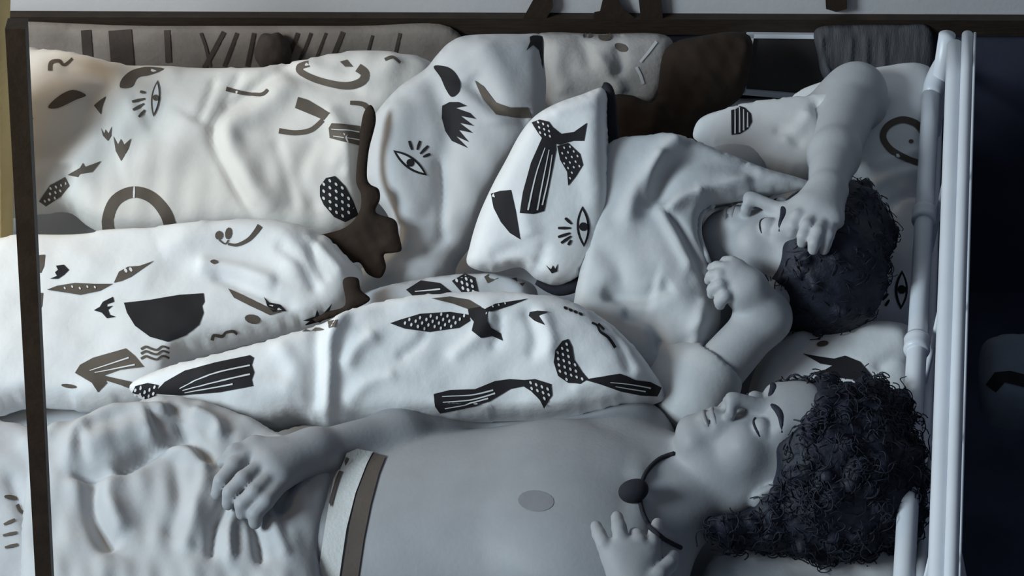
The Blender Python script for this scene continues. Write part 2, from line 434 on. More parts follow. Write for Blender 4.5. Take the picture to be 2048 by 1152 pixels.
class Head:
    """head frame: x = person's left, y = face, z = crown"""
    def __init__(s, c, crown, face, size=1.0):
        s.c = np.array(c); z = camvec(crown); y = camvec(face); y = y - z * (y @ z); y /= np.linalg.norm(y)
        s.A = np.stack([np.cross(y, z), y, z], 1); s.s = size
        s.A[:, 0] = np.cross(s.A[:, 2], s.A[:, 1])
    def w(s, x, y, z): return s.c + s.A @ (np.array([x, y, z]) * s.s)
    def build(s, B, mouth=0.0):
        S = s.s; A = s.A
        def E_(c, r, k=0.02, op='add'): B.ellip(s.w(*c), np.array(r) * S, A, k, op)
        def K(a, b, r1, r2, k=0.012, op='add'): B.cone(s.w(*a), s.w(*b), r1 * S, r2 * S, k, op)
        E_((0, -.018, .035), (.077, .098, .090)); E_((0, .028, -.03), (.060, .062, .082), .03)
        for q in (-1, 1):
            K((q * .054, -.005, -.055), (q * .018, .068, -.100), .024, .020, .025)
            E_((q * .042, .056, -.032), (.028, .030, .026), .025)
            E_((q * .079, -.012, -.008), (.011, .024, .034), .008)
            E_((q * .088, -.008, -.004), (.007, .013, .020), .006, 'sub')
        E_((0, .074, -.098), (.024, .020, .019), .018)
        K((-.042, .078, .026), (.042, .078, .026), .013, .013, .022)
        E_((0, .078, .06), (.05, .02, .035), .03)
        for q in (-1, 1):
            E_((q * .033, .103, .000), (.021, .020, .014), .014, 'sub')
            E_((q * .033, .0775, -.002), (.0175, .0165, .0145), .004)
        K((0, .090, .014), (0, .113, -.026), .0085, .0105, .012); E_((0, .114, -.034), (.0135, .0125, .0105), .006)
        for q in (-1, 1):
            E_((q * .0135, .104, -.039), (.0085, .0105, .0085), .005)
            E_((q * .007, .108, -.047), (.0045, .006, .004), .003, 'sub')
        E_((0, .085, -.066), (.028, .016, .022), .016)
        K((-.018, .089, -.0655), (0, .0965, -.064), .0052, .0066, .006); K((.018, .089, -.0655), (0, .0965, -.064), .0052, .0066, .006)
        K((-.015, .088, -.0775), (0, .0945, -.078), .0055, .0075, .006); K((.015, .088, -.0775), (0, .0945, -.078), .0055, .0075, .006)
        K((-.022, .096, -.0712), (.022, .096, -.0712), .0022, .0022, .004, 'sub')
    def face_parts(s, body):
        def on(pts, lift):
            out = []
            tree = BVH[body.name]
            for p in pts:
                o = s.w(*p); d = s.A[:, 1]
                l, n, _, _ = tree.ray_cast(Vector(o + d * 0.05), Vector(-d))
                out.append(np.array(l) + d * lift if l is not None else o)
            return out
        for q in (-1, 1):
            la = [(q * (.033 + .0175 * t), .08, -.0075 - .0035 * (1 - t * t)) for t in np.linspace(-1, 1, 9)]
            tube('eyelashes', on(la, .0004), [.0008] + [.0019] * 7 + [.0008], LASH, body, seg=6)
            br = [(q * (.033 + .023 * t), .08, .024 + .006 * (1 - (t - .2) ** 2) - .002) for t in np.linspace(-1, 1, 10)]
            tube('eyebrow', on(br, .0002), [.002, .0042, .0048, .0050, .0050, .0046, .004, .0034, .0026, .0012], HAIR, body, seg=8, flat=0.45, flat_dir=s.A[:, 1])
        for z0, r in ((-.0648, .0035), (-.0778, .0042)):
            pp = on([(t * .020, .1, z0 + (.002 * t * t if z0 > -.07 else .003 * t * t)) for t in np.linspace(-1, 1, 9)], -.0016)
            tube('lip', pp, [r * (1 - .55 * abs(t) ** 2) for t in np.linspace(-1, 1, 9)], LIP, body, seg=8)

# =================================================================== SETTING
Y_WALL = 0.66
tag(box('floor', (-2.6, -2.4, -0.05), (2.2, Y_WALL + 0.12, 0.0), NAVYFLOOR), kind='structure')
tag(box('wall_back', (-2.6, Y_WALL, 0.0), (1.5, Y_WALL + 0.1, 2.6), PALEWALL), kind='structure')
tag(box('wall_right', (1.5, -2.4, 0.0), (1.6, Y_WALL + 0.1, 2.6), NAVY), kind='structure')
ZR = PY(1024, 55, Y_WALL)[2]
tag(box('trim_2', (-2.6, Y_WALL - .006, 0.0), (1.5, Y_WALL, ZR), NAVY), kind='structure')
def hy(px, py, y): return (px, py, PY(px, py, y)[2] - BED)
# dark top border of the screen, built as a rail on the far wall
a0 = PY(-60, 45, Y_WALL - .012); a1 = PY(2110, 53, Y_WALL - .012)
V = []
for p, hz in ((a0, .0165), (a1, .0165)):
    for dy in (-.006, .012):
        for dz in (-hz, hz): V.append((p[0], p[1] + dy, p[2] + dz))
tag(mesh_obj('top_screen_border', V, [(0, 1, 3, 2), (4, 6, 7, 5), (0, 4, 5, 1), (2, 3, 7, 6), (0, 2, 6, 4), (1, 5, 7, 3)], DARKWOOD, smooth=False), kind='structure')

# mattress
X_HEAD = P(1838, 600, 0.0)[0]
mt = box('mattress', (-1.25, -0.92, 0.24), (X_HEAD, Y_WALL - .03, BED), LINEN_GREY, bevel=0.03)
tag(mt, 'grey-sheeted mattress under the printed covers', 'mattress')
# dark left border of the screen, built as a leaning bar
yb = -1.0
p0 = PY(95, 1260, yb); p1 = PY(33, 47, yb)
dirv = (p1 - p0); base = p0 - dirv * (p0[2] / dirv[2])
post = empty('border_bar'); 
tag(post, 'narrow dark brown bar built as the screen border left of the bed', 'bar')
V = []
for p in (base, p1):
    for dx in (-.0088, .0088):
        for dy in (-.008, .008): V.append((p[0] + dx, p[1] + dy, p[2]))
mesh_obj('bar', V, [(0, 1, 3, 2), (4, 6, 7, 5), (0, 4, 5, 1), (2, 3, 7, 6), (0, 2, 6, 4), (1, 5, 7, 3)], mat('border_wood', (0.055, 0.036, 0.022), rough=0.5, var=0.3, scale=30), post, smooth=False)
box('border_foot_plate', (base[0] - .07, base[1] - .07, 0), (base[0] + .07, base[1] + .07, .015), DARKWOOD, post, bevel=.004)

# =================================================================== BED FRAME
bf = empty('metal_bed'); tag(bf, 'white tubular metal headboard along the right of the mattress', 'bed')
def rail(name, pa, pb, h, r, material=METAL, parent=bf, ha=None):
    a = P(*pa, h if ha is None else ha); b = P(*pb, h)
    pts = [a + (b - a) * t for t in np.linspace(0, 1, 14)]
    return tube(name, pts, r, material, parent, seg=20)
rail('inner_rail', (1862, 190), (1800, 1300), .17, .0145)
rail('top_rail', (1910, 92), (1872, 1300), .27, .0135)
rail('flat_rail', (1935, 70), (1898, 1300), .285, .0092)
rail('lower_rail', (1880, 120), (1838, 1300), .06, .008)
rail('rear_wire', (1950, 66), (1915, 1300), .20, .0022)
for py in (432, 690):
    x = 1862 + (1800 - 1862) * (py - 190) / 1110
    c = P(x, py, .17); dv = P(x - .0559, py + 1, .17) - c; dv /= np.linalg.norm(dv)
    o = tube('collar', [c + dv * t for t in np.linspace(-.016, .016, 7)], [.0175, .0195, .019, .0185, .019, .0195, .0175], METAL, bf, seg=20)
c = P(1862, 192, .17); e = P(1893, 98, .19)
tube('finial', [c + (e - c) * t for t in np.linspace(0, 1, 12)], [.0145, .0165, .0178, .018, .0175, .0168, .0158, .0145, .0128, .0105, .008, .004], METAL, bf, seg=18)
for py, px0, px1 in ((80, 1893, 1905), (1290, 1868, 1868)):
    a = P(px0, py, .26); tube('post', [(a[0], a[1], z) for z in np.linspace(0.0, a[2] + .01, 8)], .014, METAL, bf, seg=16)
for py in (300, 560, 820, 1060):
    a = P(1911 + (1868 - 1911) * (py - 92) / 1208, py, .27); b = np.array([a[0] - .012, a[1], BED - .02])
    tube('spindle', [a, (a + b) / 2, b], .0045, METAL, bf, seg=10)

# =================================================================== PILLOWS UNDER HEADS
pil_a = puff('pillow', [(1560, 230), (1640, 190), (1770, 158), (1850, 148), (1872, 170), (1866, 300), (1850, 450), (1838, 640), (1780, 690), (1660, 700), (1540, 680), (1500, 560), (1520, 380)],
             (1680, 500, .03), 14, .085, .03, LINEN_GREY if False else LINEN, ridges=[([(1840, 400), (1760, 420), (1700, 470)], .010, 12), ([(1840, 360), (1770, 380), (1720, 400)], .008, 10), ([(1835, 440), (1790, 450), (1760, 480)], -.010, 9), ([(1700, 690), (1760, 600), (1830, 560)], .006, 25)], noise=.006, seed=3, k=4)
tag(pil_a, 'printed white pillow under the head with short dark hair, against the rails', 'pillow', 'printed pillows')
pil_c = puff('pillow', [(1520, 720), (1580, 690), (1700, 668), (1820, 664), (1830, 720), (1826, 850), (1805, 1000), (1760, 1060), (1600, 1060), (1500, 980), (1490, 830)],
             (1660, 880, .03), 12, .07, .03, LINEN, ridges=[([(1560, 720), (1680, 700), (1815, 720)], .006, 18), ([(1740, 790), (1780, 760), (1820, 760)], -.006, 12)], noise=.006, seed=4, k=4)
tag(pil_c, 'printed white pillow under the curly-haired head', 'pillow', 'printed pillows')
pil_d = puff('pillow', [(1400, 1170), (1440, 1112), (1560, 1086), (1680, 1078), (1740, 1090), (1800, 1130), (1800, 1260), (1600, 1300), (1420, 1270)],
             (1600, 1180, .03), 8, .055, .03, LINEN, ridges=[([(1500, 1120), (1600, 1105), (1700, 1110)], .006, 14)], noise=.005, seed=5, k=4)
tag(pil_d, 'white pillow at the bottom edge below the curly hair', 'pillow', 'printed pillows')
pil_b = puff('pillow', [(1386, 272), (1393, 246), (1412, 230), (1450, 218), (1500, 205), (1600, 194), (1700, 186), (1720, 260), (1660, 335), (1590, 352), (1520, 335), (1450, 304), (1400, 284)],
             (1550, 300, .165), 22, .028, .06, LINEN, ridges=[([(1625, 220), (1645, 260), (1640, 320)], -.012, 11), ([(1560, 300), (1600, 270), (1615, 240)], .007, 14), ([(1545, 275), (1570, 285), (1600, 310)], -.005, 9)], noise=.004, seed=6, step=7)
tag(pil_b, 'pointed corner of white pillow with a striped half-circle print, behind the raised arm', 'pillow', 'printed pillows')

# =================================================================== COVERS
dA = puff('duvet', [(-60, 110), (20, 97), (120, 105), (200, 122), (260, 136), (420, 142), (520, 138), (590, 128), (680, 108), (780, 106), (850, 118), (880, 150), (850, 220), (790, 260), (748, 300), (735, 350), (730, 430), (690, 480), (600, 490), (480, 470), (350, 478), (240, 478), (180, 455), (135, 425), (60, 430), (-60, 420)],
          (400, 450, .05), 36, .075, .06, LINEN_IVORY, ridges=[
    ([(560, 170), (480, 230), (438, 290), (470, 370), (520, 455)], -.013, 11), ([(600, 190), (520, 250), (470, 290), (500, 370), (555, 450)], .018, 26),
    ([(440, 180), (425, 230), (410, 270)], -.006, 8), ([(490, 170), (470, 210), (455, 240)], -.006, 8), ([(400, 260), (350, 330), (250, 350)], .012, 40),
    ([(40, 330), (110, 330), (190, 275), (230, 268)], -.014, 26), ([(60, 240), (200, 200), (330, 260)], .012, 36), ([(130, 160), (200, 170), (230, 200), (180, 240)], -.013, 18),
    ([(150, 380), (220, 300), (300, 250)], .014, 36), ([(130, 415), (145, 380), (150, 350)], -.016, 16), ([(120, 105), (230, 150), (380, 165)], .012, 20), ([(250, 160), (360, 200), (500, 180)], -.004, 16), ([(560, 150), (620, 180), (740, 210)], -.009, 16),
    ([(590, 130), (690, 190), (760, 175), (800, 130)], .008, 22), ([(660, 240), (690, 300), (680, 360)], .012, 18), ([(700, 290), (705, 340), (700, 380)], .014, 12), ([(640, 300), (610, 370), (640, 440)], -.007, 16), ([(560, 300), (580, 370), (600, 440)], -.005, 12)],
          noise=.010, seed=11, step=8, k=3.2)
tag(dA, 'ivory printed duvet heaped along the far side with ring and eye prints', 'duvet', 'printed duvets')
dB = puff('duvet', [(-90, 520), (20, 480), (120, 474), (260, 470), (420, 456), (520, 448), (600, 456), (660, 480), (700, 520), (725, 545), (715, 590), (700, 625), (640, 650), (520, 680), (400, 712), (360, 730), (330, 800), (200, 822), (60, 812), (-90, 830)],
          (300, 760, .06), 24, .055, .05, LINEN, ridges=[
    ([(330, 530), (440, 490), (540, 490), (590, 530), (600, 590)], .016, 34), ([(180, 490), (330, 480), (430, 470)], .008, 14), ([(430, 575), (520, 610), (600, 640)], -.010, 12), ([(400, 560), (480, 570), (560, 600)], .012, 16),
    ([(560, 520), (610, 560), (640, 610)], -.008, 12), ([(620, 500), (660, 540), (690, 570)], .008, 10), ([(80, 560), (200, 560), (320, 600)], .004, 40), ([(360, 716), (500, 690), (640, 655)], -.004, 9), ([(640, 480), (630, 540), (660, 590)], -.006, 10)],
          noise=.006, seed=12, step=8, k=4)
tag(dB, 'white duvet with a big dark half-circle print, folded at the lower left', 'duvet', 'printed duvets')
dC = puff('duvet', [(260, 770), (330, 735), (440, 708), (560, 676), (660, 645), (740, 612), (840, 594), (950, 587), (1060, 590), (1140, 603), (1210, 640), (1265, 690), (1300, 735), (1332, 788), (1310, 808), (1240, 822), (1150, 838), (1020, 842), (900, 846), (780, 846), (690, 852), (655, 858), (600, 848), (540, 862), (470, 850), (380, 822), (290, 802)],
          (800, 838, .13), 34, .075, .10, LINEN, ridges=[
    ([(700, 630), (668, 700), (664, 770), (658, 850)], .020, 16, 1), ([(640, 660), (645, 740), (640, 840)], -.010, 16), ([(980, 640), (960, 690), (900, 740)], .007, 14), ([(1000, 650), (1000, 690), (985, 720)], -.006, 10), ([(1050, 640), (1070, 700), (1060, 740)], -.006, 12), ([(1080, 640), (1100, 700), (1095, 740)], .006, 12),
    ([(860, 680), (840, 710), (800, 740)], -.005, 10), ([(760, 690), (720, 720), (700, 760)], .008, 14), ([(1140, 800), (1200, 780), (1280, 770)], .005, 14), ([(700, 830), (740, 790), (800, 770)], .006, 14), ([(850, 820), (1000, 830), (1150, 820)], .005, 10), ([(1180, 640), (1230, 700), (1260, 770)], -.005, 10), ([(700, 640), (800, 620), (900, 610)], .006, 16), ([(400, 760), (500, 790), (600, 800)], .010, 30), ([(560, 700), (600, 760), (600, 820)], .008, 20)],
          noise=.007, seed=13, step=8, k=3)
tag(dC, 'white duvet with black bird prints rolled along the near sleeper', 'duvet', 'printed duvets')
dD = puff('cushion', [(742, 245), (760, 215), (800, 172), (850, 138), (872, 112), (900, 84), (940, 70), (1040, 68), (1084, 72), (1088, 120), (1092, 180), (1080, 260), (1030, 330), (985, 400), (950, 480), (915, 530), (900, 580), (830, 610), (720, 620), (690, 600), (720, 540), (790, 480), (775, 430), (745, 390), (730, 350), (735, 290)],
          (850, 560, .05), 47, .07, .05, mat('linen_shaded', (0.60, 0.60, 0.605), bump=0.35, bscale=36, var=0.1, scale=9), ridges=[  # white linen greyed to carry the shade on this cushion
    ([(860, 150), (900, 260), (890, 340), (880, 440)], -.012, 26), ([(800, 200), (790, 320), (830, 450)], .012, 40), ([(880, 320), (888, 400), (884, 480)], -.008, 9), ([(960, 90), (1000, 180), (1010, 260)], .010, 40),
    ([(940, 160), (1000, 225), (1060, 245)], -.014, 18), ([(860, 130), (940, 180), (1000, 230)], -.006, 12), ([(800, 520), (860, 500), (900, 470)], -.006, 10), ([(740, 560), (820, 550), (880, 560)], .008, 20)],
          noise=.008, seed=14, step=8, k=3)
tag(dD, 'tall white printed cushion with a slanting eye print, left of the bird cushion', 'cushion', 'standing cushions')
dE = puff('cushion', [(1212, 178), (1160, 190), (1110, 208), (1070, 232), (1040, 268), (1012, 320), (985, 370), (958, 430), (940, 490), (936, 530), (985, 545), (1040, 535), (1075, 560), (1115, 572), (1160, 552), (1190, 515), (1213, 470), (1224, 420), (1222, 340), (1216, 250)],
          (1080, 545, .17), 46, .07, .05, LINEN, ridges=[
    ([(1060, 480), (1050, 440), (1060, 400)], .006, 22), ([(1190, 220), (1180, 330), (1190, 430)], .006, 24), ([(980, 520), (1040, 500), (1100, 530)], -.006, 14), ([(1100, 230), (1150, 215), (1200, 205)], .006, 14), ([(1060, 560), (1080, 520), (1090, 490)], -.005, 10)],
          noise=.006, seed=15, step=7, k=3)
tag(dE, 'white cushion with black bird and eye prints and dark piping', 'cushion', 'standing cushions')
# dark piping round the right edge
pp = catmull([(1205, 170), (1217, 182), (1222, 250), (1229, 340), (1232, 420), (1221, 474), (1198, 521), (1166, 560), (1117, 581), (1072, 564)], False, 6)
th = math.radians(46); nE = np.array([0, -math.sin(th), math.cos(th)]); aE = P(1080, 545, .17)
tube('piping', [hit(x, y, aE, nE) for x, y in pp], [.004 + .0065 * min(1, 6 * t, 6 * (1 - t)) for t in np.linspace(0, 1, len(pp))], CORD, dE, seg=8)
dF = puff('duvet', [(700, 600), (760, 575), (830, 560), (900, 550), (980, 548), (1050, 560), (1075, 585), (1060, 620), (960, 640), (820, 640), (710, 640)],
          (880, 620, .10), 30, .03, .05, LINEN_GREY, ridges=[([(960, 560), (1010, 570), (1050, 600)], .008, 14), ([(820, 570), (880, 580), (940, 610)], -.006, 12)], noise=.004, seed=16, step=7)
tag(dF, 'small grey fold of printed cover tucked behind the near bird duvet', 'duvet', 'printed duvets')
br = puff('brown_shade_and_cloth', [(742, 210), (752, 240), (738, 300), (734, 350), (740, 368), (757, 378), (760, 398), (752, 425), (790, 440), (798, 470), (803, 500), (785, 506), (768, 510), (772, 535), (760, 556), (735, 548), (718, 525), (690, 528), (672, 500), (640, 500), (600, 480), (640, 470), (690, 455), (718, 425), (722, 390), (712, 360), (718, 290), (726, 230)],
          (740, 540, .13), 46, .007, .02, BROWN, noise=.003, scales=(30, 60), seed=17, step=6)  # thin dark sheet in place of the shadow between covers
tag(br, 'dark brown sheet built as the shade between the white covers', 'shade')
br2 = puff('brown_shade_and_cloth', [(686, 560), (715, 556), (722, 580), (740, 600), (700, 622), (650, 640), (610, 650), (650, 625), (690, 610)], (700, 630, .14), 40, .006, .02, BROWN, noise=.003, scales=(30, 50), seed=18, step=6)  # second dark sheet in place of shade, at the fold
tag(br2, 'small dark brown sheet built as the shade above the near duvet fold', 'shade')

# =================================================================== NEAR SLEEPER
def person1():
    lo = np.minimum(P(380, 1330, 0) - .03, P(1750, 1330, 0)); hi = P(1770, 720, .05)
    lo = np.array([P(380, 1000, .1)[0], P(1000, 1500, .06)[1], BED - .01]); hi = np.array([P(1760, 900, .1)[0], P(1400, 760, .05)[1] + .03, BED + .42])
    B = Body(lo, hi, .0032)
    B.ellip(P(1120, 1052, .100), (.19, .165, .098), k=.05)
    B.ellip(P(1010, 1052, .095), (.24, .155, .090), k=.05)
    B.ellip(P(760, 1052, .085), (.22, .158, .085), k=.05)
    B.ellip(P(540, 1060, .07), (.20, .165, .078), k=.04)
    B.ellip(P(1140, 960, .15), (.085, .085, .04), k=.05); B.ellip(P(1150, 1085, .155), (.085, .085, .04), k=.05)
    B.ellip(P(1255, 900, .09), (.07, .075, .07), k=.05); B.ellip(P(1255, 1180, .09), (.07, .08, .075), k=.05)
    H = Head(P(1542, 914, .165), (.954, .24, .10), (-.255, .81, .53), 0.96)
    B.cone(P(1250, 1000, .115), H.w(0, -.03, -.06), .062, .056, .05)
    B.cone(P(1260, 1090, .12), P(1400, 985, .14), .045, .04, .04); B.cone(P(1255, 920, .12), P(1390, 950, .13), .045, .04, .04)
    # collar bones, breast bone line
    B.cone(P(1275, 1010, .185), P(1262, 1110, .165), .010, .010, .02); B.cone(P(1275, 960, .185), P(1262, 890, .15), .010, .010, .02)
    H.build(B)
    # far arm lying along the body, hand on the shorts
    sh, el, wr = P(1260, 885, .09), P(950, 864, .075), P(628, 902, .19)
    B.cone(sh, el, .052, .042, .03); B.cone(el, (el + wr) / 2 + np.array([0, 0, .006]), .043, .040, .02); B.cone((el + wr) / 2 + np.array([0, 0, .006]), wr, .040, .027, .02)
    B.cone(wr, P(540, 930, 0.213), .026, .024, .02); B.cone(wr, P(515, 905, 0.213), .022, .018, .02); B.cone(wr, P(560, 955, 0.208), .022, .02, .02)
    for ch in ([(512, 905, 0.215), (468, 930, 0.221), (442, 962, 0.213), (434, 988, 0.198)], [(530, 928, 0.216), (486, 958, 0.223), (460, 985, 0.213), (456, 1008, 0.198)],
               [(546, 948, 0.214), (508, 985, 0.218), (484, 1008, 0.208), (484, 1028, 0.193)], [(562, 965, 0.208), (532, 1002, 0.211), (510, 1028, 0.200), (510, 1046, 0.188)]):
        B.chain([P(*c) for c in ch], [.0125, .0115, .0105, .009], .003)
    B.chain([P(*c) for c in [(560, 900, 0.213), (510, 890, 0.218), (470, 905, 0.218), (446, 925, 0.211)]], [.014, .012, .011, .009], .008)
    # near arm: folded, elbow below the frame, hand on the shoulder
    sh2, el2, wr2 = P(1255, 1195, .10), P(1130, 1345, .06), P(1268, 1205, .215)
    B.cone(sh2, el2, .054, .042, .03); B.cone(el2, wr2, .042, .026, .02)
    B.cone(wr2, P(1232, 1110, .236), .024, .020, .015); B.cone(wr2, P(1262, 1105, .238), .026, .021, .015); B.cone(wr2, P(1295, 1112, .236), .022, .019, .015)
    for ch, r in (([(1219, 1120, .236), (1208, 1090, .246), (1198, 1068, .242), (1192, 1052, .232)], .0098), ([(1243, 1112, .238), (1242, 1080, .250), (1238, 1055, .248), (1234, 1034, .238)], .0105),
               ([(1272, 1110, .238), (1278, 1084, .250), (1274, 1072, .243), (1270, 1066, .230)], .0105), ([(1297, 1115, .236), (1305, 1086, .246), (1311, 1065, .243), (1315, 1047, .234)], .0100),
               ([(1275, 1180, .232), (1318, 1150, .240), (1340, 1128, .236), (1346, 1112, .228)], .0110)):
        B.chain([P(*c) for c in ch], [r * 1.1, r, r * .95, r * .8], .003)
    body = B.mesh('person', SKIN1)
    tag(body, 'bare-chested sleeper lying on the back with dark curly hair and cord necklace', 'person')
    H.face_parts(body)
    decal('areola', ell(1072, 1002, 36, 21, 5, 18), body, SKIN_DARK, .0007, 7)
    return B, H, body
B1, H1, per1 = person1()

def hair_shell(H, grow, extra, name, material, vox, lo, hi, face_cut, bumps, seed, bump_r=(.010, .02)):
    B = Body(lo, hi, vox); S = H.s
    B.ellip(H.w(0, -.022, .042), np.array((.077, .098, .090)) * S + grow, H.A, .02)
    for c, r in extra: B.ellip(c, (r, r, r) if np.isscalar(r) else r, k=.03)
    r_ = np.random.default_rng(seed)
    for c, r in face_cut: B.ellip(H.w(*c), np.array(r) * S, H.A, .012, 'sub')
    if bumps:
        sub = np.argwhere(np.abs(B.g) < vox * 0.9); sub = sub[r_.permutation(len(sub))[:bumps]]
        cutE = face_cut
        for q in sub:
            p = B.lo + q * vox
            loc = H.A.T @ (p - H.c) / S
            if any((((loc - np.array(c)) / (np.array(rr) + .008)) ** 2).sum() < 1 for c, rr in cutE): continue
            B.ellip(p, (r_.uniform(*bump_r),) * 3, k=.005)
    return B
def curls(name, B, n, parent, seed, rad=(.006, .012), turns=(1.5, 3), length=(.04, .08), thick=.0016, avoid=(), H=None):
    r_ = np.random.default_rng(seed); sub = np.argwhere(np.abs(B.g) < B.vox * 0.8); sub = sub[r_.permutation(len(sub))[:n]]
    V = []; F = []
    for q in sub:
        p = B.lo + q * B.vox
        if H is not None:
            loc = H.A.T @ (p - H.c) / H.s
            if any((((loc - np.array(c)) / (np.array(rr) + .010)) ** 2).sum() < 1 for c, rr in avoid): continue
        qq = np.clip(q, 1, B.n - 2); gr = np.array([B.g[tuple(qq + d)] - B.g[tuple(qq - d)] for d in np.eye(3, dtype=int)]); gr /= np.linalg.norm(gr) + 1e-9
        t = np.cross(gr, r_.normal(size=3)); t /= np.linalg.norm(t) + 1e-9; b = np.cross(gr, t)
        L = r_.uniform(*length); R = r_.uniform(*rad); tn = r_.uniform(*turns); ph = r_.uniform(0, 6.28)
        ss = np.linspace(0, 1, int(10 * tn))
        cl = [p + t * (L * (s - .3)) + gr * (R * .55 * math.sin(ph + 6.283 * tn * s) + R * .2) + b * (R * math.cos(ph + 6.283 * tn * s)) - gr * (s - .3) ** 2 * .03 for s in ss]
        v, f = tube_geo(cl, thick, seg=4, caps=False); k0 = len(V); V += v; F += [tuple(i + k0 for i in ff) for ff in f]
    o = mesh_obj(name, V, F, HAIR, parent); o['kind'] = 'stuff'; return o
face1 = [((0, .115, -.03), (.072, .095, .115)), ((.07, .06, -.07), (.05, .085, .08)), ((-.07, .06, -.07), (.05, .085, .08))]
ex1 = [(P(1660, 900, .19), .085), (P(1720, 960, .15), .085), (P(1640, 990, .15), .075), (P(1745, 1020, .10), .06), (P(1590, 1030, .13), .05), (P(1680, 1050, .11), .05), (P(1730, 870, .15), .07), (P(1520, 1050, .13), .035), (P(1450, 1050, .15), .022), (P(1760, 940, .11), .05)]
hl = np.array([P(1400, 1000, .1)[0], P(1600, 1180, .30)[1], BED + .02]); hh = np.array([P(1850, 900, .1)[0], P(1600, 720, .1)[1] + .05, BED + .40])
HB1 = hair_shell(H1, .016, ex1, 'hair', HAIR, .0045, hl, hh, face1, 300, 21, (.007, .012))
hair1 = HB1.mesh('hair', HAIR, per1)
curls('hair_curls', HB1, 2600, hair1, 22, rad=(.003, .007), length=(.025, .05), thick=.0009, turns=(1.2, 2.2), avoid=face1, H=H1)
# necklace
nk = [(1350, 908, .19), (1318, 920, .205), (1292, 945, .212), (1280, 975, .214), (1279, 1000, .214), (1286, 1030, .214), (1300, 1055, .21), (1325, 1078, .20), (1360, 1096, .185)]
def on_body(tree, px, py, lift):
    dr = Q(px, py, 0) - CAM; dr /= np.linalg.norm(dr)
    l, n, _, _ = tree.ray_cast(Vector(CAM), Vector(dr)); return np.array(l) + np.array(n) * lift
neck = empty('necklace'); tag(neck, 'thin black cord necklace with one dark bead on the bare chest', 'necklace')
npts = catmull([p[:2] for p in nk], False, 5)
tube('cord', [on_body(BVH[per1.name], x, y, .0018) for x, y in npts], .0032, CORD, neck, seg=8)
bp_ = on_body(BVH[per1.name], 1262, 994, .010); BB = Body(bp_ - .03, bp_ + .03, .0018); BB.ellip(bp_, (.017, .015, .015)); BB.ellip(bp_ + np.array([.013, .004, .004]), (.008, .008, .008)); BB.mesh('bead', CORD, neck)

# shorts and waistband
sh = puff('shorts', [(60, 905), (130, 868), (230, 838), (330, 812), (440, 832), (520, 862), (600, 905), (672, 922), (694, 952), (676, 1040), (652, 1152), (642, 1260), (300, 1300), (60, 1290)],
          (400, 1180, .10), 9, .068, .08, SHORTS, per1, ridges=[
    ([(150, 990), (165, 920), (230, 880), (320, 870), (350, 880)], .020, 18), ([(150, 1000), (240, 1000), (320, 950), (380, 930)], -.020, 12), ([(180, 950), (250, 930), (320, 900)], .024, 30), ([(120, 880), (220, 852), (320, 858), (400, 900)], -.010, 11), ([(100, 930), (130, 880), (200, 845)], .010, 14),
    ([(240, 985), (230, 1050), (260, 1120)], .014, 20), ([(200, 1010), (200, 1080), (240, 1152)], -.022, 20), ([(360, 960), (370, 1050), (350, 1130)], -.008, 16), ([(420, 1000), (400, 1090), (380, 1160)], .012, 16), ([(470, 1040), (440, 1100), (430, 1170)], -.012, 10), ([(490, 1050), (470, 1110), (470, 1180)], .012, 10),
    ([(500, 1060), (520, 1120), (530, 1180)], -.012, 10), ([(530, 1050), (560, 1110), (580, 1170)], .010, 12), ([(390, 880), (440, 900), (450, 930)], .014, 14), ([(360, 900), (400, 940), (430, 980)], -.012, 10), ([(300, 930), (380, 960), (430, 1000)], .012, 14), ([(600, 940), (580, 1010), (560, 1080)], -.010, 14)],
          noise=.010, scales=(50, 90, 160), seed=31, step=8, k=3)
wb = decal('waistband', [(690, 905), (712, 897), (745, 905), (735, 930), (712, 990), (694, 1060), (680, 1152), (672, 1250), (628, 1250), (636, 1152), (652, 1050), (668, 960)], per1, BAND, .004, 8); register(wb)
def ribbon(name, line, wd, lift, material, parent, target):
    return decal(name, band(line, wd, wd), target, material, lift, 8, parent)
ribbon('waistband_seam', [(694, 915), (672, 970), (652, 1050), (636, 1152), (630, 1240)], 7, .0022, BAND_SEAM_SHADE, wb, wb)
# brown strip painting the shadow right of the band
st = decal('waist_shadow', [(738, 905), (772, 914), (758, 950), (742, 1010), (728, 1080), (716, 1160), (708, 1250), (672, 1250), (684, 1152), (700, 1050), (716, 980)], per1, BAND_SEAM_SHADE, .0025, 8)
# pale crumpled sheet in the lower-left corner
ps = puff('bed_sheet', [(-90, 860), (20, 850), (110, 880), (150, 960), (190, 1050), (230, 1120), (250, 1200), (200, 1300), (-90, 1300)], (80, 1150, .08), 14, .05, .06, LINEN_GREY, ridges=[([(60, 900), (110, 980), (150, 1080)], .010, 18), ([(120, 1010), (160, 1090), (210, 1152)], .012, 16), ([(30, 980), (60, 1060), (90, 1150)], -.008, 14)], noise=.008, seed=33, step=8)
tag(ps, 'grey crumpled bed sheet in the lower left corner', 'sheet')

